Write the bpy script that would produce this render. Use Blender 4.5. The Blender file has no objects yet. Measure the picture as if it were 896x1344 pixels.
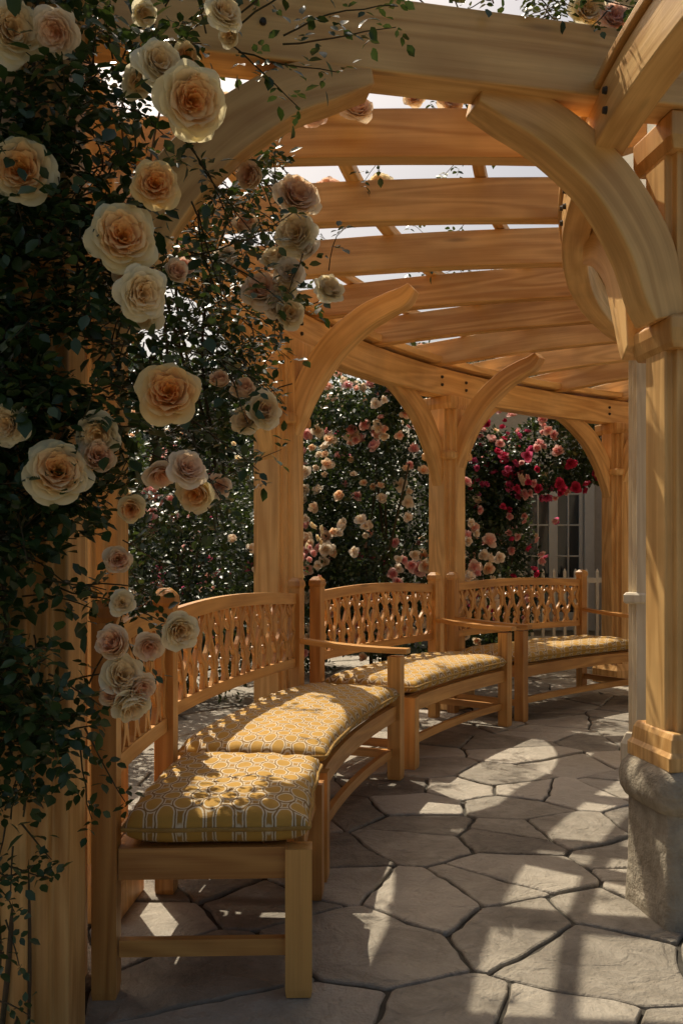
import bpy, bmesh, math, random
import numpy as np
from mathutils import Vector, Matrix, noise
random.seed(7); rng=np.random.default_rng(7)
rad=math.radians
C=Vector((5.9,2.7,0)); CAMZ=1.19; F=1200.0
def W(px,py,d): return Vector(((px-448)/F*d, d, CAMZ+(730-py)/F*d))
def P(r,deg,z=0.0):
    a=rad(deg); return Vector((C.x+r*math.cos(a), C.y+r*math.sin(a), z))
scene=bpy.context.scene
COL=scene.collection
def empty(name,loc=(0,0,0)):
    o=bpy.data.objects.new(name,None); COL.objects.link(o); o.empty_display_size=.1; return o

# ---------------------------------------------------------------- materials
def newmat(name):
    m=bpy.data.materials.new(name); m.use_nodes=True
    nt=m.node_tree; nt.nodes.clear()
    out=nt.nodes.new('ShaderNodeOutputMaterial')
    return m,nt,out
def ramp(nt,stops):
    r=nt.nodes.new('ShaderNodeValToRGB')
    el=r.color_ramp.elements
    while len(el)<len(stops): el.new(.5)
    for e,(p,c) in zip(el,stops):
        e.position=p; e.color=(*c,1) if len(c)==3 else c
    return r
def mixc(nt,fac,a,b,mode='MIX'):
    m=nt.nodes.new('ShaderNodeMix'); m.data_type='RGBA'; m.blend_type=mode
    L=nt.links
    for i,v in ((0,fac),(6,a),(7,b)):
        if isinstance(v,(int,float)): m.inputs[i].default_value=v
        elif isinstance(v,tuple): m.inputs[i].default_value=(*v,1)
        else: L.new(v,m.inputs[i])
    return m.outputs[2]
def mth(nt,op,a,b=None,c=None):
    n=nt.nodes.new('ShaderNodeMath'); n.operation=op
    for i,v in enumerate((a,b,c)):
        if v is None: continue
        if isinstance(v,(int,float)): n.inputs[i].default_value=v
        else: nt.links.new(v,n.inputs[i])
    return n.outputs[0]
def noisetex(nt,vec,scale,detail=4,rough=.55,dist=0):
    n=nt.nodes.new('ShaderNodeTexNoise'); n.inputs['Scale'].default_value=scale
    n.inputs['Detail'].default_value=detail; n.inputs['Roughness'].default_value=rough; n.inputs['Distortion'].default_value=dist
    if vec is not None: nt.links.new(vec,n.inputs['Vector'])
    return n.outputs['Fac']
def attr(nt,name,kind='Vector'):
    a=nt.nodes.new('ShaderNodeAttribute'); a.attribute_name=name; return a.outputs[kind]
def mapping(nt,vec,s):
    m=nt.nodes.new('ShaderNodeMapping'); m.inputs['Scale'].default_value=s; nt.links.new(vec,m.inputs['Vector']); return m.outputs[0]
def finish(nt,out,col,rough=.5,bump=None,bs=.3,bd=.01,spec=.5,trans=0,transcol=None):
    b=nt.nodes.new('ShaderNodeBsdfPrincipled'); L=nt.links
    if isinstance(col,tuple): b.inputs['Base Color'].default_value=(*col,1)
    else: L.new(col,b.inputs['Base Color'])
    if isinstance(rough,(int,float)): b.inputs['Roughness'].default_value=rough
    else: L.new(rough,b.inputs['Roughness'])
    b.inputs['Specular IOR Level'].default_value=spec
    if bump is not None:
        bp=nt.nodes.new('ShaderNodeBump'); bp.inputs['Strength'].default_value=bs; bp.inputs['Distance'].default_value=bd
        L.new(bump,bp.inputs['Height']); L.new(bp.outputs[0],b.inputs['Normal'])
    if trans:
        t=nt.nodes.new('ShaderNodeBsdfTranslucent')
        c=transcol if transcol is not None else col
        if isinstance(c,tuple): t.inputs[0].default_value=(*c,1)
        else: L.new(c,t.inputs[0])
        m=nt.nodes.new('ShaderNodeMixShader'); m.inputs[0].default_value=trans
        L.new(b.outputs[0],m.inputs[1]); L.new(t.outputs[0],m.inputs[2]); L.new(m.outputs[0],out.inputs[0])
    else: L.new(b.outputs[0],out.inputs[0])
    return b

def wood(name,lo,hi,rough=.42):
    m,nt,out=newmat(name)
    g=attr(nt,'gco'); tone=attr(nt,'tone','Fac')
    v1=mapping(nt,g,(.55,5.5,5.5)); n1=noisetex(nt,v1,1.0,2,.5,.4)
    rings=mth(nt,'SINE',mth(nt,'MULTIPLY',n1,52.0))
    rings=mth(nt,'MULTIPLY_ADD',rings,.5,.5)
    v2=mapping(nt,g,(3.0,120,120)); n2=noisetex(nt,v2,1.0,3,.6)
    v3=mapping(nt,g,(.8,4,4)); n3=noisetex(nt,v3,1.0,2,.5)
    f=mth(nt,'ADD',mth(nt,'MULTIPLY',rings,.32),mth(nt,'MULTIPLY',n2,.46))
    f=mth(nt,'ADD',f,mth(nt,'MULTIPLY',n3,.34))
    f=mth(nt,'ADD',f,mth(nt,'MULTIPLY',mth(nt,'SUBTRACT',tone,.5),.36))
    r=ramp(nt,[(.22,hi),(.56,tuple(.5*(a+b) for a,b in zip(lo,hi))),(.92,lo)])
    nt.links.new(f,r.inputs[0])
    vo=nt.nodes.new('ShaderNodeTexVoronoi'); vo.inputs['Scale'].default_value=1.0
    nt.links.new(mapping(nt,g,(1.3,7,7)),vo.inputs['Vector'])
    k=ramp(nt,[(.03,(1,1,1)),(.11,(0,0,0))]); nt.links.new(vo.outputs['Distance'],k.inputs[0])
    col=mixc(nt,mth(nt,'MULTIPLY',k.outputs[0],.6),r.outputs[0],tuple(c*.35 for c in lo))
    geo=nt.nodes.new('ShaderNodeNewGeometry')
    gr=noisetex(nt,geo.outputs['Position'],3.0,3,.6)
    gr2=ramp(nt,[(.45,(0,0,0)),(.75,(1,1,1))]); nt.links.new(gr,gr2.inputs[0])
    col=mixc(nt,mth(nt,'MULTIPLY',gr2.outputs[0],.30),col,tuple(c*.5 for c in lo))
    rr=mth(nt,'MULTIPLY_ADD',n2,.3,rough-.16)
    finish(nt,out,col,rr,mth(nt,'ADD',n2,mth(nt,'MULTIPLY',rings,.3)),.3,.003,.5)
    return m
M_wood=wood('cedar_wood',(.49,.235,.062),(.86,.54,.21))
M_wood2=wood('bench_teak',(.40,.165,.038),(.72,.38,.11),.38)
M_pale=wood('pale_wood',(.64,.52,.34),(.84,.74,.55),.5)

def m_paving():
    m,nt,out=newmat('flagstone')
    tone=attr(nt,'tone','Fac'); geo=nt.nodes.new('ShaderNodeNewGeometry'); p=geo.outputs['Position']
    a=noisetex(nt,p,2.6,5,.6,.6); b=noisetex(nt,p,9,8,.72,.6); c=noisetex(nt,p,90,3,.6)
    f=mth(nt,'ADD',mth(nt,'MULTIPLY',a,.38),mth(nt,'MULTIPLY',b,.44))
    f=mth(nt,'ADD',f,mth(nt,'MULTIPLY',tone,.32))
    r=ramp(nt,[(.34,(.09,.073,.054)),(.5,(.25,.215,.162)),(.62,(.39,.34,.265)),(.84,(.56,.49,.39))]); nt.links.new(f,r.inputs[0])
    col=mixc(nt,mth(nt,'MULTIPLY',c,.38),r.outputs[0],(.17,.14,.105))
    d=noisetex(nt,p,4.5,4,.6,.8); st=mth(nt,'FRACT',mth(nt,'MULTIPLY',d,6.0)); st=mth(nt,'SMOOTH_MIN',st,.5,.2)
    h=mth(nt,'ADD',mth(nt,'MULTIPLY',b,1.0),mth(nt,'MULTIPLY',c,.22)); h=mth(nt,'ADD',h,mth(nt,'MULTIPLY',st,.5))
    finish(nt,out,col,.60,h,.9,.022,.4); return m
def m_simple(name,c1,c2,scale,rough=.8,bs=.4,bd=.01):
    m,nt,out=newmat(name); geo=nt.nodes.new('ShaderNodeNewGeometry'); p=geo.outputs['Position']
    a=noisetex(nt,p,scale,6,.65); b=noisetex(nt,p,scale*.15,3,.5)
    f=mth(nt,'MULTIPLY_ADD',b,.5,mth(nt,'MULTIPLY',a,.5))
    r=ramp(nt,[(.35,c1),(.65,c2)]); nt.links.new(f,r.inputs[0])
    finish(nt,out,r.outputs[0],rough,a,bs,bd,.3); return m
M_pave=m_paving()
M_mortar=m_simple('mortar',(.035,.03,.022),(.08,.07,.055),30,.95)
M_soil=m_simple('soil_grass',(.02,.03,.012),(.05,.055,.022),6,.95)
M_stone=m_simple('rough_stone',(.22,.18,.125),(.52,.45,.34),16,.9,1.0,.03)
M_stucco=m_simple('stucco',(.54,.47,.36),(.66,.58,.46),30,.9,.4,.006)
M_white=m_simple('painted_trim',(.72,.65,.52),(.82,.75,.61),12,.55,.1,.003)
M_roof=m_simple('roof_shingle',(.06,.05,.045),(.12,.10,.09),9,.9,.8,.02)
M_metal=m_simple('iron_bolt',(.03,.025,.02),(.06,.05,.04),40,.5)
def m_glass():
    m,nt,out=newmat('window_glass'); finish(nt,out,(.015,.02,.022),.06,spec=.8); return m
M_glass=m_glass()

def m_leaf(name,c1,c2,c3,trans=.22,rough=.36):
    m,nt,out=newmat(name); t=attr(nt,'tone','Fac')
    r=ramp(nt,[(0,c1),(.6,c2),(1,c3)]); nt.links.new(t,r.inputs[0])
    finish(nt,out,r.outputs[0],rough,spec=.5,trans=trans,transcol=mixc(nt,.5,r.outputs[0],(.12,.17,.02)))
    return m
M_leaf=m_leaf('rose_leaf',(.012,.032,.010),(.028,.060,.017),(.07,.10,.028),.18)
M_leafbg=m_leaf('garden_leaf',(.014,.032,.013),(.032,.060,.020),(.08,.105,.035),.2,.36)
M_stem=m_simple('rose_cane',(.035,.04,.015),(.09,.055,.03),30,.7)
def m_petal():
    m,nt,out=newmat('rose_petal'); c=attr(nt,'col','Color')
    finish(nt,out,c,.6,None,.1,.002,.2,trans=.42,transcol=mixc(nt,.3,c,mixc(nt,1.0,c,c,'MULTIPLY'))); return m
M_petal=m_petal()

def m_cushion():
    m,nt,out=newmat('cushion_fabric'); g=attr(nt,'gco')
    def cell(off):
        ad=nt.nodes.new('ShaderNodeVectorMath'); ad.operation='ADD'; nt.links.new(sc.outputs[0],ad.inputs[0]); ad.inputs[1].default_value=(off,off,0)
        fr=nt.nodes.new('ShaderNodeVectorMath'); fr.operation='FRACTION'; nt.links.new(ad.outputs[0],fr.inputs[0])
        sb=nt.nodes.new('ShaderNodeVectorMath'); sb.operation='SUBTRACT'; nt.links.new(fr.outputs[0],sb.inputs[0]); sb.inputs[1].default_value=(.5,.5,0)
        ml=nt.nodes.new('ShaderNodeVectorMath'); ml.operation='MULTIPLY'; nt.links.new(sb.outputs[0],ml.inputs[0]); ml.inputs[1].default_value=(1,1,0)
        ln=nt.nodes.new('ShaderNodeVectorMath'); ln.operation='LENGTH'; nt.links.new(ml.outputs[0],ln.inputs[0])
        return ln.outputs['Value']
    sc=nt.nodes.new('ShaderNodeVectorMath'); sc.operation='MULTIPLY'; nt.links.new(g,sc.inputs[0]); sc.inputs[1].default_value=(8.0,12.5,1)
    d=mth(nt,'MINIMUM',cell(0.0),cell(.5))
    nn=noisetex(nt,g,22,3,.5); d=mth(nt,'ADD',d,mth(nt,'MULTIPLY_ADD',nn,.12,-.06))
    O=(.54,.31,.062); Wh=(.76,.67,.49); B=(.24,.13,.035); O2=(.43,.235,.05)
    r=ramp(nt,[(.0,O),(.26,O),(.28,Wh),(.31,Wh),(.33,B),(.36,B),(.38,Wh),(.40,Wh),(.425,O2),(1,O2)])
    nt.links.new(d,r.inputs[0])
    weave=noisetex(nt,mapping(nt,g,(500,60,60)),1,2,.5); w2=noisetex(nt,mapping(nt,g,(60,500,60)),1,2,.5)
    wv=mth(nt,'ADD',weave,w2)
    col=mixc(nt,mth(nt,'MULTIPLY',wv,.22),r.outputs[0],(.30,.17,.05))
    finish(nt,out,col,.85,wv,.35,.002,.2); return m
M_cush=m_cushion()
M_pipe=m_simple('cushion_piping',(.30,.17,.04),(.44,.27,.08),60,.85)

# ---------------------------------------------------------------- mesh accumulation
class Acc:
    def __init__(s): s.v=[];s.f=[];s.g=[];s.t=[];s.m=[]
    def add(s,vs,fs,gs=None,mat=0,tone=None):
        b=len(s.v); t=random.random() if tone is None else tone
        o=Vector((random.uniform(0,50),random.uniform(0,50),random.uniform(0,50))) if gs is not None else None
        s.v+= [tuple(v) for v in vs]
        s.g+= [tuple(Vector(g)+o) for g in gs] if gs is not None else [tuple(v) for v in vs]
        s.t+=[t]*len(vs)
        s.f+=[tuple(i+b for i in f) for f in fs]; s.m+=[mat]*len(fs)
    def build(s,name,mats,parent=None,bevel=0,smooth=False,seg=2):
        me=bpy.data.meshes.new(name); me.from_pydata(s.v,[],s.f)
        a=me.attributes.new('gco','FLOAT_VECTOR','POINT'); a.data.foreach_set('vector',np.array(s.g,dtype=np.float32).ravel())
        a=me.attributes.new('tone','FLOAT','POINT'); a.data.foreach_set('value',np.array(s.t,dtype=np.float32))
        for m in mats: me.materials.append(m)
        me.polygons.foreach_set('material_index',s.m)
        if smooth: me.polygons.foreach_set('use_smooth',[True]*len(s.f))
        me.update()
        o=bpy.data.objects.new(name,me); COL.objects.link(o)
        if parent: o.parent=parent
        if bevel:
            b=o.modifiers.new('bevel','BEVEL'); b.width=bevel; b.segments=seg; b.limit_method='ANGLE'; b.angle_limit=rad(40)
        return o
def sweep(acc,pts,A,B,mat=0,tone=None):
    vs=[];gs=[];l=0
    for i,p in enumerate(pts):
        if i: l+=(pts[i]-pts[i-1]).length
        a,b=A[i],B[i]
        for sa,sb in ((1,1),(-1,1),(-1,-1),(1,-1)):
            vs.append(p+a*sa+b*sb); gs.append((l,sa*a.length,sb*b.length))
    n=len(pts); fs=[]
    for i in range(n-1):
        for k in range(4):
            k2=(k+1)%4; fs.append((i*4+k,i*4+k2,(i+1)*4+k2,(i+1)*4+k))
    fs.append((3,2,1,0)); e=(n-1)*4; fs.append((e,e+1,e+2,e+3))
    acc.add(vs,fs,gs,mat,tone)
def beam(acc,p0,p1,w,h,mat=0,tone=None,up=Vector((0,0,1))):
    d=(p1-p0).normalized(); s=d.cross(up)
    if s.length<1e-3: s=d.cross(Vector((1,0,0)))
    s.normalize(); u=s.cross(d).normalized()
    sweep(acc,[p0,p1],[s*w/2]*2,[u*h/2]*2,mat,tone)
def arcbar(acc,r,z,a0,a1,w,h,n=14,mat=0,tone=None,rz=None):
    pts=[];A=[];B=[]
    for i in range(n+1):
        t=i/n;a=a0+(a1-a0)*t
        rr,zz=(r,z) if rz is None else (r+rz(t)[0],z+rz(t)[1])
        pts.append(P(rr,a,zz)); A.append(Vector((math.cos(rad(a)),math.sin(rad(a)),0))*w/2); B.append(Vector((0,0,h/2)))
    sweep(acc,pts,A,B,mat,tone)
def prism(acc,poly,cx,cy,rot,levels,mat=0,tone=None):
    vs=[];gs=[];n=len(poly);c,s=math.cos(rot),math.sin(rot)
    for z,k in levels:
        for x,y in poly:
            vs.append((cx+(x*c-y*s)*k,cy+(x*s+y*c)*k,z)); gs.append((z,x*k,y*k))
    fs=[]
    for i in range(len(levels)-1):
        for j in range(n):
            j2=(j+1)%n; fs.append((i*n+j,i*n+j2,(i+1)*n+j2,(i+1)*n+j))
    fs.append(tuple(reversed(range(n)))); fs.append(tuple(range((len(levels)-1)*n,len(levels)*n)))
    acc.add(vs,fs,gs,mat,tone)
def catmull(ps,n=8):
    out=[];P0=[ps[0]]+list(ps)+[ps[-1]]
    for i in range(1,len(P0)-2):
        a,b,c,d=[np.array(q,float) for q in P0[i-1:i+3]]
        for k in range(n):
            t=k/n; out.append(.5*((2*b)+(-a+c)*t+(2*a-5*b+4*c-d)*t*t+(-a+3*b-3*c+d)*t**3))
    out.append(np.array(ps[-1],float)); return out
def brace(acc,o,dirh,pts,th,mat=0,tone=None):
    q=catmull(pts,7); dirh=dirh.normalized(); side=Vector((-dirh.y,dirh.x,0))
    pp=[];A=[];B=[]
    for i,(h,z,hw) in enumerate(q):
        i0=max(0,i-1);i1=min(len(q)-1,i+1)
        tx=q[i1][0]-q[i0][0];tz=q[i1][1]-q[i0][1];l=math.hypot(tx,tz) or 1
        nrm=dirh*(-tz/l)+Vector((0,0,tx/l))
        pp.append(Vector((o.x,o.y,0))+dirh*h+Vector((0,0,z))); A.append(nrm*hw); B.append(side*th/2)
    sweep(acc,pp,A,B,mat,tone)
def tube(acc,pts,r0,r1,sides=5,mat=0,tone=None,closed=False):
    vs=[];n=len(pts)
    for i,p in enumerate(pts):
        t=(pts[min(i+1,n-1)]-pts[max(i-1,0)])
        if closed: t=pts[(i+1)%n]-pts[i-1]
        if t.length<1e-6: t=Vector((0,0,1))
        t.normalize(); s=t.cross(Vector((.13,.21,.97)))
        if s.length<1e-3: s=t.cross(Vector((1,0,0)))
        s.normalize(); u=t.cross(s); r=r0+(r1-r0)*i/max(1,n-1)
        for k in range(sides):
            a=2*math.pi*k/sides; vs.append(p+(s*math.cos(a)+u*math.sin(a))*r)
    fs=[]
    for i in range(n if closed else n-1):
        j=(i+1)%n
        for k in range(sides):
            k2=(k+1)%sides; fs.append((i*sides+k,i*sides+k2,j*sides+k2,j*sides+k))
    acc.add(vs,fs,None,mat,tone)
def npmesh(name,V,faces_idx,sizes,tone,mat,parent=None,smooth=True,col=None):
    me=bpy.data.meshes.new(name)
    me.vertices.add(len(V)); me.vertices.foreach_set('co',V.astype(np.float32).ravel())
    me.loops.add(len(faces_idx)); me.loops.foreach_set('vertex_index',faces_idx.astype(np.int32))
    me.polygons.add(len(sizes)); st=np.concatenate([[0],np.cumsum(sizes)[:-1]]).astype(np.int32)
    me.polygons.foreach_set('loop_start',st)
    me.polygons.foreach_set('use_smooth',np.full(len(sizes),smooth))
    if tone is not None:
        a=me.attributes.new('tone','FLOAT','POINT'); a.data.foreach_set('value',tone.astype(np.float32))
    if col is not None:
        a=me.attributes.new('col','FLOAT_COLOR','POINT'); a.data.foreach_set('color',col.astype(np.float32).ravel())
    me.materials.append(mat); me.update(calc_edges=True); me.validate()
    o=bpy.data.objects.new(name,me); COL.objects.link(o)
    if parent: o.parent=parent
    return o
def normalize(a): return a/np.maximum(np.linalg.norm(a,axis=1,keepdims=True),1e-9)
LT_hi=(np.array([(0,0,0),(.28,.27,.05),(.28,0,-.02),(.28,-.27,.05),(.62,.29,.04),(.62,0,-.04),(.62,-.29,.04),(1,0,-.10)]),
   [(0,2,1),(0,3,2),(1,2,5,4),(2,3,6,5),(4,5,7),(5,6,7)])
LT_lo=(np.array([(0,0,0),(.5,.33,.08),(1,0,-.08),(.5,-.33,.08)]),[(0,2,1),(0,3,2)])
def leaves(name,pos,dr,nr,size,tone,mat,tmpl,parent=None):
    T,Fc=tmpl; pos=np.asarray(pos,float);dr=normalize(np.asarray(dr,float));nr=np.asarray(nr,float)
    sd=normalize(np.cross(nr,dr)); nr=np.cross(dr,sd); n=len(pos);k=len(T)
    size=np.asarray(size)[:,None,None]
    V=pos[:,None,:]+size*(T[None,:,0:1]*dr[:,None,:]+T[None,:,1:2]*sd[:,None,:]+T[None,:,2:3]*nr[:,None,:])
    flat=np.concatenate([np.array(f) for f in Fc]); sz=np.array([len(f) for f in Fc])
    idx=(flat[None,:]+(np.arange(n)*k)[:,None]).ravel()
    return npmesh(name,V.reshape(-1,3),idx,np.tile(sz,n),np.repeat(np.asarray(tone),k),mat,parent,True)

# ---------------------------------------------------------------- roses
def rose_tmpl(n,nu,nv,seed,close=0.0):
    r=np.random.default_rng(seed); V=[];Fq=[];T=[]
    for i in range(n):
        t=(i+.5)/n; ang=i*2.39996+r.uniform(-.3,.3)
        rt=(.08+.92*t**.9)*(1-.45*close); h=(.50+.16*math.sin(math.pi*t*.9)-.26*t)*(1+.9*close)
        refl=(.0+.30*max(0,t-.6)/.4)*(1-close); w=(.20+.50*t)*r.uniform(.9,1.12)
        ph=r.uniform(0,6.28);ph2=r.uniform(0,6.28);jz=r.uniform(-.05,.05);amp=.03+.03*t
        b=len(V)
        for a in range(nv+1):
            v=a/nv
            for c in range(nu+1):
                u=-1+2*c/nu
                vv=v*(1-.14*u*u*v*(1+.5*math.sin(ph)))
                rr=.03+rt*vv**(.6 if t>.35 else .75)*(1+.06*math.sin(ph2))
                ww=w*math.sqrt(max(.02,math.sin(math.pi*(.12+.68*v))))
                aa=max(-1.3,min(1.3,u*ww/max(rr,.22)))
                z=h*vv**1.1-refl*vv**3.2+jz*v
                ruf=amp*v*v*(math.sin(u*3.4+ph)+.5*math.sin(u*7+ph2))
                if t<.5: aa+=.8*math.sin(v*2.4+ph)*v
                curl=-.08*abs(u)**3*v*(1 if t>.5 else -.6)
                rr2=rr+ruf*(1 if t<.6 else .3)+curl
                z2=z+ruf*(.3 if t<.6 else 1.2)
                V.append((rr2*math.cos(ang+aa),rr2*math.sin(ang+aa),z2)); T.append((t,v))
        for a in range(nv):
            for c in range(nu):
                q=b+a*(nu+1)+c; Fq.append((q,q+1,q+nu+2,q+nu+1))
    return np.array(V),np.array(Fq),np.array(T)
RT=[rose_tmpl(50,7,5,s) for s in (1,2,3,4)]
RTc=[rose_tmpl(26,6,5,s,c) for s,c in ((5,.45),(6,.65),(7,.3))]
RL=[rose_tmpl(13,3,2,s,c) for s,c in ((11,.1),(12,.3),(13,.6))]
CREAM=((.98,.50,.10),(.98,.87,.57)); APR=((.98,.42,.07),(.98,.76,.38)); BLUSH=((.97,.58,.32),(.98,.84,.63)); PALE=((.98,.72,.36),(.98,.90,.67)); ROSY=((.93,.47,.35),(.96,.77,.63))
PINK=((.85,.32,.33),(.92,.64,.58)); RED=((.50,.02,.08),(.70,.06,.15)); WHT=((.94,.76,.55),(.97,.89,.75)); MAG=((.55,.05,.18),(.80,.18,.34))
class Roses:
    def __init__(s): s.V=[];s.F=[];s.C=[];s.n=0
    def add(s,tm,pos,face,R,cols):
        V,Fq,T=tm; f=Vector(face).normalized()
        q=f.to_track_quat('Z','Y').to_matrix()@Matrix.Rotation(random.uniform(0,6.28),3,'Z')
        M=np.array(q); s.V.append((V*R)@M.T+np.array(pos)); s.F.append(Fq+s.n); s.n+=len(V)
        a,b=np.array(cols[0]),np.array(cols[1])
        k=np.clip(T[:,0:1]*1.15+.28*T[:,1:2]-.15,0,1)**.9
        c=(a*(1-k)+b*k)*(.92+.08*T[:,1:2])*random.uniform(.96,1.0)
        s.C.append(np.hstack([c,np.ones((len(c),1))]))
    def build(s,name,parent=None):
        if not s.V: return
        F4=np.vstack(s.F); return npmesh(name,np.vstack(s.V),F4.ravel(),np.full(len(F4),4),None,M_petal,parent,True,np.vstack(s.C))

class Foliage:
    def __init__(s): s.p=[];s.d=[];s.n=[];s.s=[];s.t=[];s.st=Acc()
    def leaf(s,p,d,n,sz,t): s.p.append(tuple(p));s.d.append(tuple(d));s.n.append(tuple(n));s.s.append(sz);s.t.append(t)
    def spray(s,p,d,L,ls=.036,step=.045,droop=.5,r=.0028,tone=None,five=True):
        d=Vector(d).normalized(); p=Vector(p); pts=[p.copy()]; n=max(3,int(L/step)); ph=random.uniform(0,6.28)
        bt=random.random() if tone is None else tone
        for i in range(n):
            d=(d+Vector((random.gauss(0,.12),random.gauss(0,.12),random.gauss(0,.12)-droop*step*2.2))).normalized()
            p=p+d*step; pts.append(p.copy()); ph+=2.4
            s1=d.cross(Vector((0,0,1)))
            if s1.length<1e-2: s1=Vector((1,0,0))
            s1.normalize(); s2=d.cross(s1)
            o=(s1*math.cos(ph)+s2*math.sin(ph)+d*.45).normalized()
            up=(Vector((0,0,1))+Vector((random.gauss(0,.35),random.gauss(0,.35)-.35,0))).normalized()
            sd=o.cross(up).normalized(); rl=ls*1.5
            up2=(up+o*(-.2)).normalized(); od=(o-Vector((0,0,.25))).normalized()
            for (a,b,k) in (((1.0,0,1.0),(.55,1,.85),(.55,-1,.85),(.15,1,.65),(.15,-1,.65)) if five else ((.8,0,1.0),(.35,1,.8),(.35,-1,.8))):
                q=p+od*rl*a*1.0
                dd=(od*(1 if b==0 else .35)+sd*b*.9+Vector((random.gauss(0,.15),random.gauss(0,.15),random.gauss(0,.2)))).normalized()
                nn=up2+Vector((random.gauss(0,.35),random.gauss(0,.35),random.gauss(0,.2)))
                s.leaf(q,dd,nn,ls*k*random.uniform(.8,1.25),min(1,max(0,bt*.5+random.random()*.5)))
        tube(s.st,pts,r,r*.5,3)
    def build(s,name,parent,mat=None,tm=None):
        leaves(name+'_leaves',s.p,s.d,s.n,s.s,s.t,mat or M_leaf,tm or LT_hi,parent)
        if s.st.v: s.st.build(name+'_canes',[M_stem],parent,smooth=True)

# ================================================================= ground & paving
acc=Acc(); S=150
acc.add([(-S,-S,-.05),(S,-S,-.05),(S,S,-.05),(-S,S,-.05)],[(0,1,2,3)]); acc.build('ground',[M_soil])
X0,X1,Y0,Y1=-2.6,6.0,-2.5,11.0
pav=empty('flagstone_pavement')
acc=Acc(); acc.add([(X0-.1,Y0-.1,-.013),(X1+.1,Y0-.1,-.013),(X1+.1,Y1+.1,-.013),(X0-.1,Y1+.1,-.013)],[(0,1,2,3)]); acc.build('mortar_bed',[M_mortar],pav)
seeds=[];sp=.37
ny=int((Y1-Y0)/sp)+2;nx=int((X1-X0)/sp)+2
rs_=random.Random(33)
for j in range(ny):
    for i in range(nx):
        if rs_.random()<.16: continue
        seeds.append((X0+(i+.5*(j%2))*sp+rs_.uniform(-.19,.19),Y0+j*sp+rs_.uniform(-.19,.19)))
SA=np.array(seeds); acc=Acc()
for i,(sx,sy) in enumerate(seeds):
    poly=[(X0,Y0),(X1,Y0),(X1,Y1),(X0,Y1)]
    if not(X0<sx<X1 and Y0<sy<Y1): continue
    d2=((SA-(sx,sy))**2).sum(1); idx=np.argsort(d2)[1:26]
    for j in idx:
        ox,oy=seeds[j]; mx,my=(sx+ox)/2,(sy+oy)/2; nx_,ny_=ox-sx,oy-sy
        new=[]
        for k in range(len(poly)):
            a=poly[k];b=poly[(k+1)%len(poly)]
            da=(a[0]-mx)*nx_+(a[1]-my)*ny_; db=(b[0]-mx)*nx_+(b[1]-my)*ny_
            if da<=0: new.append(a)
            if (da<0<db) or (db<0<da):
                t=da/(da-db); new.append((a[0]+(b[0]-a[0])*t,a[1]+(b[1]-a[1])*t))
        poly=new
        if len(poly)<3: break
    if len(poly)<3: continue
    cx=sum(p[0] for p in poly)/len(poly); cy=sum(p[1] for p in poly)/len(poly)
    ring=[]
    for k in range(len(poly)):
        a=Vector(poly[k]);b=Vector(poly[(k+1)%len(poly)]); L=(b-a).length
        if L<.02: continue
        m=max(2,int(L/.045))
        for q in range(m):
            t=(q+.22)/m if q==0 else (q+.5)/m if q<m-1 else (q+.78)/m
            ring.append(a.lerp(b,t))
    if len(ring)<4: continue
    R2=[]
    for p in ring:
        nn=noise.noise_vector(Vector((p.x*3.5,p.y*3.5,0)))*.026+noise.noise_vector(Vector((p.x*14,p.y*14,3)))*.010
        q=Vector((p.x+nn.x,p.y+nn.y)); v=Vector((cx,cy))-q; l=v.length
        R2.append(q+v*(min(.4,(.005+random.uniform(0,.007))/max(l,.01))))
    tz=random.uniform(-.004,.004); gx,gy=random.uniform(-.012,.012),random.uniform(-.012,.012)
    n=len(R2); vs=[]
    for (ins,z) in ((0,-.04),(0,-.008),(.003,-.003),(.009,0)):
        for p in R2:
            v=(Vector((cx,cy))-p).normalized(); q=p+v*ins
            vs.append((q.x,q.y,z+tz+(q.x-cx)*gx+(q.y-cy)*gy if z>-.03 else z))
    fs=[]
    for a in range(3):
        for k in range(n):
            k2=(k+1)%n; fs.append((a*n+k,a*n+k2,(a+1)*n+k2,(a+1)*n+k))
    fs.append(tuple(range(3*n,4*n)))
    acc.add(vs,fs)
acc.build('paving_stones',[M_pave],pav)

# ================================================================= pergola
perg=empty('curved_wooden_pergola')
RO,RI=6.78,5.05
def stepped(h,n1=.75,n2=.5):
    a=h;b=h*n1;c=h*n2; q=[(a,-c),(a,c),(b,c),(b,b),(c,b),(c,a),(-c,a),(-c,b),(-b,b),(-b,c),(-a,c),(-a,-c),(-b,-c),(-b,-b),(-c,-b),(-c,-a),(c,-a),(c,-b),(b,-b),(b,-c)]
    return q
sq=[(1,-1),(1,1),(-1,1),(-1,-1)]
def post(acc,x,y,rot,h,top,base=0.0,collar=1.97,mat=0,foot=True):
    t=random.random()
    prism(acc,stepped(h),x,y,rot,[(base,1),(top,1)],mat,t)
    k=h
    prism(acc,[(a*k,b*k) for a,b in sq],x,y,rot,[(collar-.03,1.0),(collar-.02,1.10),(collar+.02,1.10),(collar+.035,1.0)],mat)
    if foot: prism(acc,[(a*k,b*k) for a,b in sq],x,y,rot,[(base+.003,1.22),(base+.13,1.22),(base+.16,1.1),(base+.19,1.0)],mat)
    prism(acc,[(a*k,b*k) for a,b in sq],x,y,rot,[(top-.10,1.0),(top-.06,1.1),(top-.003,1.1)],mat)
BR=[(.09,1.86,.035),(.12,1.98,.055),(.20,2.18,.075),(.36,2.40,.078),(.56,2.545,.065),(.70,2.61,.05),(.78,2.66,.032)]
BRr=[(.09,1.86,.03),(.12,1.98,.05),(.20,2.17,.07),(.34,2.36,.075),(.52,2.50,.068),(.66,2.565,.06),(.76,2.60,.052),(.82,2.65,.03)]
acc=Acc(); bolts=Acc()
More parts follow.
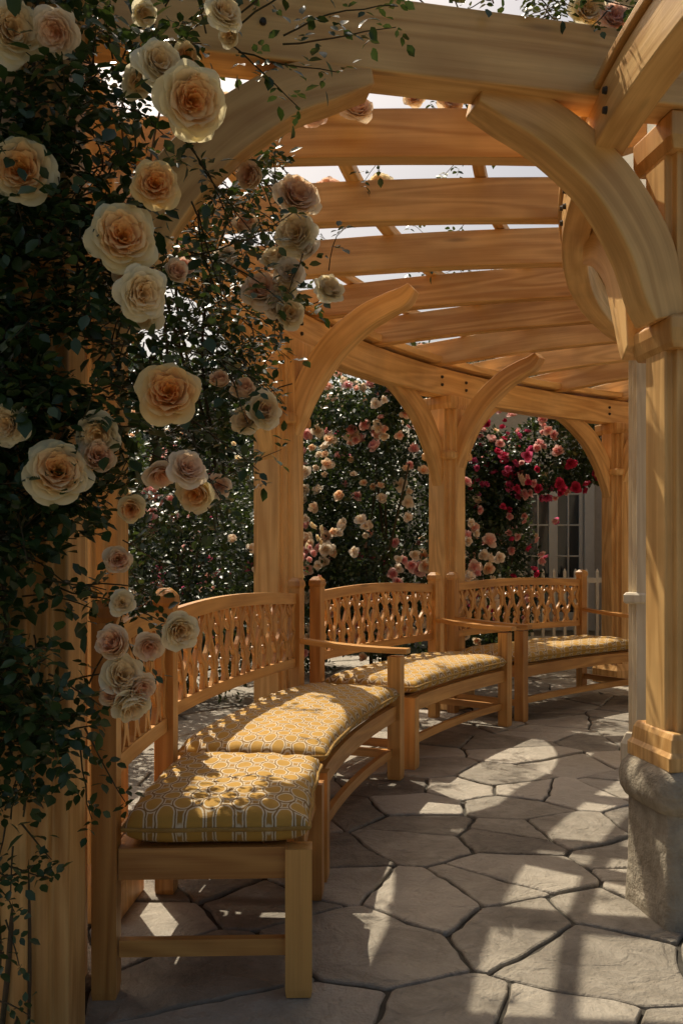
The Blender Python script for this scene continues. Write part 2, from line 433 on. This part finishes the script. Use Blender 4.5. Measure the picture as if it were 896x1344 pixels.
for a in (176.6,157.5,138.4,119.2,100):
    p=P(RO,a); post(acc,p.x,p.y,rad(a),.13,2.43)
    inw=Vector((-math.cos(rad(a)),-math.sin(rad(a)),0)); tan=Vector((-inw.y,inw.x,0))
    if a!=176.6: brace(acc,p,inw,BRr,.10)
    brace(acc,p,tan,[(h,z-.13,w) for h,z,w in BR],.09); brace(acc,p,-tan,[(h,z-.13,w) for h,z,w in BR],.09)
acc.build('outer_posts',[M_wood],perg,.006)
acc=Acc()
arcbar(acc,RO,2.535,187,96,.13,.215,60)
arcbar(acc,RO-.015,2.69,187,96,.20,.05,60)
arcbar(acc,RI,2.56,189,96,.11,.15,60,tone=.3)
arcbar(acc,RI,2.655,189,96,.14,.03,60)
acc.build('ring_beams',[M_wood],perg,.006)
acc=Acc()
angs=[(172.0,173.8),(165.0,168.0),(157.8,161.6),(150.8,154.6),(144,147.6),(137.3,140.5),(130.5,133.5),(124,126.5),(117.5,119.5),(111,112.5),(104,105)]
for ar,al in angs:
    pr=P(RI-.22,ar,2.725); pl=P(RO+.25,al,2.725)
    n=12; pts=[pr.lerp(pl,i/n) for i in range(n+1)]
    d=(pl-pr).normalized(); s=Vector((-d.y,d.x,0))
    A=[s*.04]*(n+1); B=[]
    for i in range(n+1):
        t=i/n; hh=.09
        if t<.06 or t>.94: hh=.055
        pts[i]=pts[i]+Vector((0,0,.03*math.sin(math.pi*t)+(.035 if hh<.06 else 0))); B.append(Vector((0,0,hh)))
    sweep(acc,pts,A,B)
for r,w in ((5.45,.05),(6.0,.06),(6.5,.05)):
    arcbar(acc,r,2.865,178,98,w,.05,50)
acc.build('rafters',[M_wood],perg,.005)
acc=Acc()
bl=Vector((.978,.21,0)).normalized()
o0=Vector((-.22,2.69,0))
p0=o0+bl*(-.85); p1=o0+bl*1.46
beam(acc,p0+Vector((0,0,2.73)),p1+Vector((0,0,2.73)),.14,.22,tone=.35)
LX,LY=-.80,2.25
post(acc,LX,LY,0.0,.15,2.62,collar=1.9,foot=False)
beam(acc,Vector((-.80,2.0,2.66)),Vector((-.80,2.62,2.66)),.14,.09)
LB=[(.10,1.72,.04),(.13,1.90,.06),(.22,2.14,.075),(.38,2.36,.078),(.58,2.52,.072),(.74,2.585,.06),(.86,2.61,.03)]
brace(acc,Vector((-.76,2.565,0)),bl,LB,.12,tone=.3)
prism(acc,stepped(.10),-.82,2.55,0,[(0,1),(2.62,1)])
RX,RY=1.17,3.07
RB=[(.08,1.96,.05),(.10,2.04,.07),(.15,2.20,.08),(.28,2.39,.076),(.46,2.53,.072),(.62,2.60,.06),(.72,2.625,.035)]
brace(acc,Vector((RX-.05,RY-.05,0)),-bl,RB,.13,tone=.1)
acc.build('entry_arch',[M_wood],perg,.007,seg=3)
acc=Acc()
prism(acc,stepped(.125,.8,.55),RX,RY,rad(8),[(.5,1),(2.62,1)],tone=.1)
def sqs(k): return [(a*k,b*k) for a,b in sq]
k=.125
prism(acc,sqs(k),RX,RY,rad(8),[(1.86,1.0),(1.88,1.08),(1.92,1.14),(1.955,1.14),(1.97,1.0)])
prism(acc,sqs(k),RX,RY,rad(8),[(.50,1.22),(.545,1.22),(.56,1.14),(.60,1.1),(.62,1.02)])
prism(acc,sqs(k),RX,RY,rad(8),[(2.50,1.0),(2.54,1.1),(2.617,1.1)])
IB=[(.0,1.90,.04),(.03,1.96,.06),(.09,2.10,.085),(.22,2.29,.09),(.42,2.42,.085),(.62,2.48,.07)]
brace(acc,Vector((RX-.13,RY+.13,0)),(P(RI,163)-Vector((RX-.13,RY+.13,0))),IB,.10)
acc.build('entry_column',[M_wood],perg,.005)
acc=Acc()
for a in (148.6,128,106):
    p=P(4.84,a); post(acc,p.x,p.y,rad(a),.115,2.48,collar=.95)
acc.build('inner_posts',[M_pale],perg,.005)
acc=Acc()
def rsq(h,r,n=5):
    q=[]
    for cx,cy,a0 in ((h-r,h-r,0),(-h+r,h-r,90),(-h+r,-h+r,180),(h-r,-h+r,270)):
        for i in range(n+1):
            a=rad(a0+90*i/n); q.append((cx+r*math.cos(a),cy+r*math.sin(a)))
    return q
prism(acc,rsq(.158,.03),RX,RY,rad(8),[(-.01,1.04),(.05,1.03),(.12,1.0),(.25,.985),(.37,.985)])
prism(acc,rsq(.178,.07),RX,RY,rad(8),[(.355,.86),(.37,.98),(.40,1.06),(.44,1.08),(.475,1.04),(.497,.95),(.505,.82)])
acc.build('stone_plinth',[M_stone],perg,.004,smooth=True)
def bolt(p,d,r=.011):
    d=d.normalized(); tube(bolts,[p,p+d*.012],r,r*.8,8)
    s=d.cross(Vector((0,0,1))).normalized();u=s.cross(d)
    vs=[p+d*.012+(s*math.cos(k*.785)+u*math.sin(k*.785))*r*.8 for k in range(8)]
    bolts.add(vs,[tuple(range(8))])
bn=Vector((bl.y,-bl.x,0))
for q,z in ((1.16,2.79),(1.19,2.70),(1.10,2.68),(-.02,2.72)):
    bolt(o0+bl*q+bn*.069+Vector((0,0,z)),bn)
for a in (157.5,138.4,119.2):
    for da,z in ((1.4,2.51),(1.4,2.57),(-1.4,2.51),(-1.4,2.57)):
        pp=P(RO-.066,a+da,z); bolt(pp,Vector((C.x-pp.x,C.y-pp.y,0)),.013)
for a in (171,169,179.5):
    for z in (2.53,2.59):
        pp=P(RI+.055,a,z); bolt(pp,-Vector((C.x-pp.x,C.y-pp.y,0)),.012)
bolts.build('bolts',[M_metal],perg)

# ================================================================= benches
def bench(a0,a1,arm0,arm1,rb=6.60):
    e=empty('curved_garden_bench')
    rf=6.02; acc=Acc(); da=math.degrees(.035/6.0)
    A0,A1=a0-da,a1+da
    for a,arm in ((A0,arm0),(A1,arm1)):
        top=.655 if arm else .40
        pf=P(rf,a); pb=P(rb,a)
        for pp,zt,h in ((pf,top,.036),(pb,1.01,.033)):
            prism(acc,sqs(h),pp.x,pp.y,rad(a),[(0.0,.92),(.02,1),(zt,1)])
        prism(acc,sqs(.036),pb.x,pb.y,rad(a),[(1.01,.9),(1.025,1.08),(1.05,1.0),(1.07,.5)])
        beam(acc,P(rf+.036,a,.36),P(rb-.036,a,.36),.035,.085)
        beam(acc,P(rf+.036,a,.13),P(rb-.036,a,.13),.028,.045)
        if arm:
            pts=[];A=[];B=[]
            tanv=Vector((-math.sin(rad(a)),math.cos(rad(a)),0))
            for t in np.linspace(0,1,9):
                t=float(t); r=rb-.03+(rf-.07-rb+.03)*t
                pts.append(P(r,a,.685+.035*(1-t)**2)); A.append(tanv*(.028+.014*math.sin(t*2.6))); B.append(Vector((0,0,.014)))
            sweep(acc,pts,A,B)
    arcbar(acc,rf,.355,A0-da,A1+da,.028,.08); arcbar(acc,rb,.36,A0-da,A1+da,.028,.07)
    arcbar(acc,rf+.02,.14,A0-da,A1+da,.026,.045)
    for k in range(7):
        arcbar(acc,rf+.065+k*(rb-rf-.12)/6.0,.392,A0-da*.4,A1+da*.4,.062,.018)
    crest=lambda t:(0, .025*math.sin(math.pi*t))
    arcbar(acc,rb,.955,A0-da,A1+da,.030,.06,16,rz=crest)
    arcbar(acc,rb,.60,A0-da,A1+da,.026,.05)
    n=max(6,int((A0-A1-2*da)*rad(1)*rb/.066)); st=(A0-A1-2*da)/n
    for k in range(n+1):
        a=A0-da-st*k; sgn=1 if k%2 else -1
        er=Vector((math.cos(rad(a)),math.sin(rad(a)),0))
        amp=random.uniform(.36,.50); fr=random.uniform(.95,1.15); php=random.uniform(-.35,.35); lift=.02*math.sin(math.pi*(k+.5)/(n+1))
        pts=[];A=[];B=[]
        for t in np.linspace(0,1,19):
            t=float(t)
            off=sgn*st*amp*math.sin(t*2*math.pi*fr+php)+st*.08*math.sin(t*17+k)
            if k==0: off=-abs(off)
            if k==n: off=abs(off)
            pts.append(P(rb,a+off,.62+(.315+lift)*t))
        for q in range(19):
            tt=(pts[min(q+1,18)]-pts[max(q-1,0)]).normalized(); nn=tt.cross(er).normalized()
            A.append(nn*(.0085+.0075*abs(math.sin(q/18*math.pi*2+php)))); B.append(er*.009)
        sweep(acc,pts,A,B)
        if k==n: continue
        for t0,s_,ln in ((random.uniform(.12,.22),1,.10),(random.uniform(.42,.55),-1,.09),(random.uniform(.68,.8),1,.08)):
            ps=[];AA=[]
            ox=sgn*st*amp*math.sin(t0*2*math.pi*fr+php); side=-1 if (s_*sgn>0) else 1
            for u in np.linspace(0,1,7):
                u=float(u); ps.append(P(rb,a+ox-side*st*(.75*math.sin(u*2.2)),.62+.315*t0+ln*u*(1-.35*u)))
            for q in range(7):
                tt=(ps[min(q+1,6)]-ps[max(q-1,0)]).normalized(); nn=tt.cross(er).normalized()
                AA.append(nn*(.003+.0085*math.sin(math.pi*min(1,.15+q/6*.85))))
            sweep(acc,ps,AA,[er*.006]*7)
    acc.build('bench_frame',[M_wood2],e,.003)
    def cushion(b0,b1,r0,r1,zb,H):
        nu,nv=60,28; V=[];G=[]
        for side in (1,-1):
            for j in range(nv+1):
                for i in range(nu+1):
                    u=-1+2*i/nu; v=-1+2*j/nv
                    uu=math.sin(u*math.pi/2)*.35+u*.65; vv=math.sin(v*math.pi/2)*.35+v*.65
                    env=(max(0,1-abs(uu)**10)*max(0,1-abs(vv)**7))**.42
                    ca=abs(uu*vv)**12*.02
                    ua=uu*(1-.012*vv**4)
                    a=(b0+b1)/2+(b1-b0)/2*ua*(1-.006*math.cos(vv*7)); r=(r0+r1)/2+(r1-r0)/2*vv*(1-.012*math.cos(uu*9)-ca)
                    w=noise.noise(Vector((a*.35,r*7,side)))*.016+noise.noise(Vector((a*1.5,r*22,side)))*.007
                    rim=max(0,1-(1-abs(vv))/.16)+max(0,1-(1-abs(uu))/.16)
                    w+=.006*rim*math.sin(a*9+r*60)
                    z=zb+H*.5+ (H*.5*env*(1+.16*(1-uu*uu)*(1-vv*vv))+w*env if side>0 else -H*.5*env)
                    V.append(P(r,a,z)); G.append(((a)*rad(1)*6.3,r,z))
        n1=(nu+1)*(nv+1); Fs=[]
        for j in range(nv):
            for i in range(nu):
                q=j*(nu+1)+i; Fs.append((q,q+1,q+nu+2,q+nu+1)); Fs.append((n1+q,n1+q+nu+1,n1+q+nu+2,n1+q+1))
        c=Acc(); c.add(V,Fs,G,0,.5)
        edge=[j for j in range(nu+1)]+[k*(nu+1)+nu for k in range(1,nv+1)]+[nv*(nu+1)+i for i in range(nu-1,-1,-1)]+[k*(nu+1) for k in range(nv-1,0,-1)]
        tube(c,[V[q] for q in edge],.0065,.0065,6,1,.5,closed=True)
        o=c.build('seat_cushion',[M_cush,M_pipe],e,0,True)
        bm=bmesh.new();bm.from_mesh(o.data);bmesh.ops.remove_doubles(bm,verts=bm.verts,dist=.0008);bmesh.ops.recalc_face_normals(bm,faces=bm.faces);bm.to_mesh(o.data);bm.free()
    cushion(a0-.05,a1+.05,rf-.03,rb-.045,.402,.105)
    return e
bench(182.3,175.0,False,False,6.54)
bench(174.0,158.4,False,True)
bench(156.6,141.9,False,True)
bench(140.3,124.5,True,True)

# ================================================================= climbing rose (foreground left)
cr=empty('climbing_rose')
fo=Foliage()
edge=[(-150,430),(0,400),(50,330),(100,230),(180,215),(300,225),(400,240),(500,250),(600,215),(650,150),(700,90),(800,95),(900,110),(980,85),(1050,40),(1200,22),(1344,25)]
def eg(py): return float(np.interp(py,[e[0] for e in edge],[e[1] for e in edge]))
for i in range(800):
    py=random.uniform(-130,1000); e=eg(py); px=random.uniform(-110,e-25)
    if px>e-90 and random.random()<.35: continue
    if py>640 and random.random()<.4: continue
    d=random.uniform(2.0,2.5)
    if px<110 and py>120: d=random.uniform(1.97,2.10)
    p=W(px,py,d)
    fo.spray(p,(random.gauss(.15,.7),random.gauss(-.7,.4),random.gauss(.0,.5)),random.uniform(.10,.22),random.uniform(.030,.044),.036,.7)
for i in range(45):
    py=random.uniform(950,1344); px=random.uniform(-40,eg(py)); p=W(px,py,2.05)
    fo.spray(p,(random.gauss(.2,.6),-.3,random.gauss(.1,.8)),random.uniform(.06,.14),.028,.035,.6)
for (a,b,c,d,L) in ((360,40,.9,.15,.30),(330,20,.9,.3,.36),(250,180,.6,-.6,.35),(270,280,.5,-.8,.3),(230,430,.7,-.3,.28),(230,560,.6,-.5,.25),(60,700,.4,.5,.25),(110,960,.3,-.6,.22),(300,60,.7,-.5,.25),(90,770,.7,.1,.22),(100,900,.6,.5,.2),(240,340,.9,.0,.3),(215,600,.9,-.3,.2)):
    for k in range(2):
        fo.spray(W(a+random.uniform(-20,20),b+random.uniform(-20,20),2.15),(c,-.1,d+random.gauss(0,.3)),L,.032,.04,.6)
for k in range(3):
    pts=[];x=random.uniform(-20,50)
    for t in np.linspace(0,1,26):
        t=float(t); pts.append(W(x+22*math.sin(t*7+k)-50*(1-t)*(.3),1400-1500*t,2.08+.04*math.sin(t*5+k)))
    tube(fo.st,pts,.007,.004,6)
fo.build('climbing_rose',cr)
ro=Roses()
def RR(px,py,D,cols,fx=0,fz=0,d=1.93,kind=0):
    p=W(px,py,d); tm=random.choice(RT) if kind==0 else random.choice(RTc)
    cam=Vector((0,0,CAMZ))-p; cam.normalize()
    f=cam+Vector((fx,0,fz+.25)); ro.add(tm,p-f.normalized()*.02,f,D*d/F*.5*(1.0 if kind==0 else 1.25),cols)
big=[(252,132,100,CREAM,.25,-.1),(212,80,72,PALE,.3,.3),(18,38,92,PALE,.2,.1),(72,42,66,BLUSH,-.3,-.4),(28,222,100,CREAM,-.1,.1),(204,240,70,APR,.1,.1),
 (161,310,100,CREAM,.1,.12),(222,515,92,APR,.0,.1),(76,618,94,CREAM,.1,.1),(297,12,58,PALE,.4,.4),(8,556,62,PALE,-.5,-.2),(248,612,60,BLUSH,.4,.3),(188,385,78,PALE,.4,-.3)]
for x,y,D,c,fx,fz in big: RR(x,y,D,c,fx,fz,d=1.88)
small=[(180,108,44),(246,72,42),(190,18,38),(128,570,62),(128,600,58),(258,645,62),(210,625,46),(172,668,46),(155,735,46),(160,790,36),(150,845,58),(195,850,44),(236,828,58),(162,888,62),(172,925,58),(150,910,50),(185,905,46),(188,412,50),(170,360,44),(232,355,40),(300,46,36),(10,70,50)]
for x,y,D in small:
    RR(x,y,D,random.choice((PALE,BLUSH,PALE,CREAM)) if y<700 else random.choice((BLUSH,PALE,BLUSH)),random.uniform(-.5,.7),random.uniform(-1.3,.3),1.94,1)
ro.build('rose_blooms',cr)

cr2=empty('climbing_rose')
fo=Foliage(); ro=Roses()
for (x,y,rx,ry,n,d) in ((330,260,60,70,26,3.0),(350,350,60,60,22,3.0),(290,420,50,80,34,3.1),(300,500,50,60,30,3.1),(250,560,50,60,30,3.2),(200,600,40,40,14,3.2),(230,340,60,60,30,3.1),(150,760,40,60,10,2.8),(270,620,30,40,10,3.2)):
    for k in range(n):
        p=W(x+random.gauss(0,rx*.55),y+random.gauss(0,ry*.55),d+random.gauss(0,.14))
        fo.spray(p,(random.gauss(.1,.8),random.gauss(-.3,.5),random.gauss(-.1,.7)),random.uniform(.10,.28),random.uniform(.028,.04),.04,.7)
for k in range(4):
    fo_p=[W(190+35*k+30*math.sin(float(t)*5+k),640-520*float(t),3.05) for t in np.linspace(0,1,20)]
    tube(fo.st,fo_p,.006,.004,5)
fo.build('hanging_rose',cr2)
mid=[(388,262,50),(390,310,46),(345,385,46),(375,415,42),(362,345,34),(335,232,40),(430,382,34),(318,518,36),(342,540,46),(325,552,34),(300,345,36),(372,385,34),(380,360,40),(322,300,34),(290,505,30),(285,640,30),(268,655,36),(300,140,30),(240,360,34),(205,345,38),(360,400,34),(350,540,30),(405,330,30)]
for x,y,D in mid:
    p=W(x,y,2.72); f=Vector((random.uniform(-.6,.8),-1,random.uniform(-.4,.7)))
    ro.add(random.choice(RTc+RT[:1]),p,f,D*2.85/F*.68,random.choice((BLUSH,PALE,WHT,ROSY)))
ro.build('rose_blooms',cr2)

# rambling vine on the roof
cr3=empty('rambling_rose_vine'); fo=Foliage(); ro=Roses()
for k in range(200):
    a=random.choice([random.gauss(171,3),random.uniform(112,172),random.uniform(112,155)]); r=random.choice([random.uniform(4.9,6.9),random.gauss(5.9,.5)])
    q=P(r,a)
    if noise.noise(Vector((q.x*1.5,q.y*1.5,2)))<.0: continue
    if 156<a<168 and r>5.7 and random.random()<.8: continue  # vine shape thinned here to let sun patches through to the paving
    fo.spray(P(r,a,random.uniform(2.90,3.0)),(random.gauss(0,1),random.gauss(0,1),random.gauss(.15,.25)),random.uniform(.15,.4),.040,.045,.3)
for k in range(170):  # extra overhang past the outer beam, added to throw dappled shade on the benches
    a=random.uniform(118,180); r=random.gauss(7.15,.26); q=P(r,a)
    if noise.noise(Vector((q.x*2.2+3,q.y*2.2,5)))<.02: continue
    fo.spray(P(r,a,random.uniform(2.75,3.1)),(random.gauss(0,1),random.gauss(.3,1),random.gauss(.15,.25)),random.uniform(.15,.4),.042,.05,.5)
for k in range(60):
    t=random.choice([random.gauss(.85,.12),random.gauss(1.25,.12),random.gauss(.1,.25)]); p=o0+bl*t+Vector((0,random.gauss(0,.08),2.87+random.random()*.05))
    fo.spray(p,(random.gauss(0,1),random.gauss(-.2,.6),random.gauss(.1,.4)),random.uniform(.12,.3),.034,.045,.6)
for (x,y,D,d) in ((468,146,50,3.3),(410,152,42,3.25),(590,130,44,3.4),(430,252,42,4.15),(498,245,38,4.2),(770,14,54,2.92),(805,26,48,2.90),(545,128,32,3.5),(640,128,30,3.5),(445,132,34,3.35)):
    ro.add(random.choice(RT),W(x,y,d),(random.uniform(-.3,.3),-1,random.uniform(-.3,.5)),D*d/F*.5,random.choice((PALE,BLUSH,ROSY)))
fo.build('roof_vine',cr3); ro.build('rose_blooms',cr3)

# ================================================================= background garden
def bush(name,c,rd,nl,ls,nbl,cols,rs=.05,thr=-.12,seed=0,trunk=True,cmax=7):
    e=empty(name); c=np.array(c,float);rd=np.array(rd,float); g=np.random.default_rng(seed)
    pts=[]
    while len(pts)<nl:
        u=g.normal(size=3);u/=np.linalg.norm(u); rr=g.uniform(.35,1.0)**.5
        lump=1+.32*noise.noise(Vector(tuple(u*2.3+seed)))
        p=c+u*rd*rr*lump
        if p[2]<.03: continue
        if noise.noise(Vector(tuple(p*1.9+seed)))<thr and rr>.6: continue
        pts.append(np.concatenate([p,u]))
    A=np.array(pts); pos=A[:,:3];out=A[:,3:]
    dr=normalize(out+g.normal(size=pos.shape)*.8); nrm=normalize(out*.7+np.array([0,-.2,.7])+g.normal(size=pos.shape)*.5)
    cl=np.array([noise.noise(Vector(tuple(p*3.1))) for p in pos])
    leaves('foliage',pos,dr,nrm,ls*g.uniform(.7,1.3,len(pos)),np.clip(.38+cl*.8+g.normal(size=len(pos))*.16,0,1),M_leafbg,LT_lo,e)
    ro=Roses(); k=0
    while k<nbl:
        u=g.normal(size=3);u/=np.linalg.norm(u)
        if u[1]>.25: continue
        lump=1+.32*noise.noise(Vector(tuple(u*2.3+seed)))
        p=c+u*rd*lump*g.uniform(.97,1.07)
        if p[2]<.25: continue
        if noise.noise(Vector(tuple(p*1.5+7)))<-.02+g.uniform(-.2,.1): k+=.1; continue
        cc=cols[int(g.integers(len(cols)))]; m=int(g.integers(2,cmax))
        for q in range(m):
            pp=p+g.normal(size=3)*rs*(.5+.28*m)
            ro.add(RL[int(g.integers(3))],pp,tuple(u+g.normal(size=3)*.4+np.array([0,-.5,.35])),rs*g.uniform(.55,1.2),cc)
        k+=1
    ro.build('blooms',e)
    if trunk:
        t=Acc()
        for i in range(6):
            b=Vector((c[0]+random.uniform(-.15,.15),c[1]+random.uniform(-.15,.15),-.05)); q=Vector(tuple(c+g.normal(size=3)*rd*.45))
            tube(t,[b,b.lerp(q,.5)+Vector((random.uniform(-.1,.1),0,.1)),q],.022,.008,6)
        t.build('canes',[M_stem],e,smooth=True)
    return e
bush('rose_bush',(-1.45,7.6,1.0),(1.0,.8,1.15),14000,.05,42,[BLUSH,WHT,PINK,PALE],.055,seed=1)
bush('rose_bush',(.40,9.3,1.5),(1.0,.8,1.6),17000,.055,105,[ROSY,WHT,BLUSH,WHT,PINK],.085,seed=2)
bush('rose_bush',(-.55,9.6,1.2),(.9,.8,1.3),11000,.055,20,[MAG,PINK,ROSY],.07,seed=3)
bush('rose_bush',(1.55,10.4,1.1),(.65,.6,1.5),8000,.055,12,[BLUSH,PINK],.06,seed=4)
bush('rose_bush',(-2.9,8.6,1.6),(1.3,1.1,1.8),13000,.06,34,[PINK,MAG,BLUSH],.07,seed=5)
bush('rose_bush',(-2.2,5.6,1.0),(.9,.9,1.2),9000,.055,22,[BLUSH,PALE],.06,seed=6)
bush('climbing_red_rose',(2.15,9.15,2.28),(.95,.35,.40),6500,.05,32,[RED,MAG,PINK,PINK],.070,seed=7,thr=-.05,trunk=False)
bush('climbing_red_rose',(1.68,9.2,1.80),(.28,.25,.55),2600,.05,12,[RED,MAG,PINK],.066,seed=17,thr=-.05,trunk=False)
bush('climbing_pink_rose',(.15,8.4,2.72),(.8,.3,.36),4000,.05,30,[ROSY,PINK,WHT],.075,seed=8,thr=-.05,trunk=False)
bush('climbing_red_rose',(1.38,9.5,1.6),(.30,.3,.9),4000,.05,9,[RED,MAG],.06,seed=9,trunk=False)
bush('garden_shrub',(1.7,11.4,1.2),(.55,.4,1.6),7000,.06,4,[BLUSH],.05,seed=10,thr=-.4)
def tree(name,x,y,h,rd,nl,seed,ls=.12):
    e=bush(name,(x,y,h),rd,nl,ls,0,[WHT],.05,thr=-.2,seed=seed,trunk=False)
    t=Acc(); b=Vector((x,y,-.05))
    tube(t,[b,Vector((x+.1,y,h*.4)),Vector((x,y,h))],.2,.09,10)
    for i in range(9):
        a=i*2.4; q=Vector((x+math.cos(a)*rd[0]*.7,y+math.sin(a)*rd[1]*.7,h+rd[2]*random.uniform(-.3,.6)))
        s=Vector((x,y,h*random.uniform(.45,.9))); tube(t,[s,s.lerp(q,.5)+Vector((0,0,.2)),q],.07,.02,6)
    t.build('trunk',[M_stem],e,smooth=True)
tree('garden_tree',-4.2,13.5,2.3,(2.6,2,2.3),18000,21)
tree('garden_tree',-1.0,14.5,2.2,(2.2,1.8,1.9),15000,22)
tree('garden_tree',-6.0,8.0,2.0,(2.0,2.4,2.0),11000,23)
tree('garden_tree',-10,18,3.2,(4,3,3.6),8000,24,.2)
tree('garden_tree',-3,22,3.2,(4,3,3.4),8000,25,.2)
e=bush('garden_hedge',(-6,19,.9),(9,1.5,1.6),12000,.15,0,[WHT],.05,thr=-.6,seed=31,trunk=False)

# ================================================================= house
ho=empty('stucco_house'); acc=Acc()
def box(acc,x0,x1,y0,y1,z0,z1,mat=0):
    vs=[(x0,y0,z0),(x1,y0,z0),(x1,y1,z0),(x0,y1,z0),(x0,y0,z1),(x1,y0,z1),(x1,y1,z1),(x0,y1,z1)]
    acc.add(vs,[(3,2,1,0),(4,5,6,7),(0,1,5,4),(1,2,6,5),(2,3,7,6),(3,0,4,7)],None,mat,.5)
YB=12.3; H1=3.6
wx0,wx1,wz0,wz1=2.46,3.26,.35,2.45
XW=3.6
box(acc,1.0,wx0,YB,YB+.3,-.05,H1); box(acc,wx1,XW+.2,YB,YB+.3,-.05,H1)
box(acc,wx0,wx1,YB+.001,YB+.3,-.05,wz0); box(acc,wx0,wx1,YB+.001,YB+.3,wz1,H1)
box(acc,XW,XW+.3,5.6,YB-.002,-.05,7.8); box(acc,XW+.3,9.5,5.6,5.9,-.05,7.8); box(acc,1.0,1.3,YB+.3,YB+5,-.05,H1)
acc.build('walls',[M_stucco],ho)
acc=Acc()
for x0,x1,z0,z1 in ((wx0-.13,wx0,wz0-.1,wz1+.13),(wx1,wx1+.13,wz0-.1,wz1+.13),(wx0,wx1,wz1,wz1+.13),(wx0-.2,wx1+.2,wz0-.16,wz0-.1)):
    box(acc,x0,x1,YB-.05,YB+.02,z0,z1)
xm=(wx0+wx1)/2
for x0,x1 in ((wx0,wx0+.05),(xm-.06,xm+.06),(wx1-.05,wx1)): box(acc,x0,x1,YB+.05,YB+.12,wz0,wz1)
for zz in (wz0+.04,wz1-.04): box(acc,wx0,wx1,YB+.055,YB+.115,zz-.04,zz+.04)
for c0,c1 in ((wx0+.05,xm-.06),(xm+.06,wx1-.05)):
    box(acc,(c0+c1)/2-.011,(c0+c1)/2+.011,YB+.06,YB+.10,wz0,wz1)
    for k in range(1,5):
        z=wz0+(wz1-wz0)*k/5; box(acc,c0,c1,YB+.062,YB+.098,z-.011,z+.011)
box(acc,.8,XW,YB-.35,YB+.3,H1,H1+.18); box(acc,XW-.35,9.7,5.3,YB,7.8,8.0)
acc.build('window_frame_and_trim',[M_white],ho,.006)
acc=Acc(); box(acc,wx0+.01,wx1-.01,YB+.085,YB+.09,wz0+.01,wz1-.01); acc.build('window_panes',[M_glass],ho)
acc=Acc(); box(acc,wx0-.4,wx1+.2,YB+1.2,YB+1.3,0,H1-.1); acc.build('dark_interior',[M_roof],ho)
acc=Acc()
acc.add([(.6,YB-.5,H1+.19),(5,YB-.5,H1+.19),(5,YB+4,H1+1.4),(.6,YB+4,H1+1.4)],[(0,1,2,3)])
acc.add([(XW-.5,5.1,8.02),(9.8,5.1,8.02),(9.8,YB,10),(XW-.5,YB,8.04)],[(0,1,2,3)])
acc.build('roof',[M_roof],ho)
ra=empty('garden_railing'); acc=Acc()
for i in range(16):
    x=1.5+i*.13; prism(acc,sqs(.018),x,10.95,0,[(.0,1),(1.0,1),(1.04,.3)])
beam(acc,Vector((1.4,10.95,.9)),Vector((3.5,10.95,.9)),.03,.06); beam(acc,Vector((1.4,10.95,.2)),Vector((3.5,10.95,.2)),.03,.06)
acc.build('railing_pickets',[M_white],ra,.003)

# ================================================================= light, camera
EL=rad(53); AZ=rad(-27)
to=Vector((math.sin(AZ)*math.cos(EL),math.cos(AZ)*math.cos(EL),math.sin(EL)))
w=bpy.data.worlds.new('World'); scene.world=w; w.use_nodes=True; nt=w.node_tree
sky=nt.nodes.new('ShaderNodeTexSky'); sky.sky_type='NISHITA'; sky.sun_disc=False; sky.sun_elevation=EL; sky.sun_rotation=AZ
sky.dust_density=6; sky.air_density=1.0; sky.ozone_density=.3
bg=nt.nodes['Background']; bg.inputs[1].default_value=.115
nt.links.new(mixc(nt,1.0,sky.outputs[0],(1.0,.96,.88),'MULTIPLY'),bg.inputs[0])
sl=bpy.data.lights.new('sun','SUN'); sl.energy=5.0; sl.angle=rad(.5); sl.color=(1,.90,.73)
so=bpy.data.objects.new('sun',sl); COL.objects.link(so); so.rotation_euler=to.to_track_quat('Z','Y').to_euler()
cam=bpy.data.cameras.new('camera'); co=bpy.data.objects.new('camera',cam); COL.objects.link(co)
co.location=(0,0,CAMZ); co.rotation_euler=(rad(90),0,0)
cam.sensor_fit='HORIZONTAL'; cam.sensor_width=36; cam.lens=36*F/896; cam.shift_y=58/896; cam.clip_end=500; cam.clip_start=.05
scene.camera=co
scene.view_settings.view_transform='Standard'; scene.view_settings.look='None'; scene.view_settings.exposure=0
print('done')
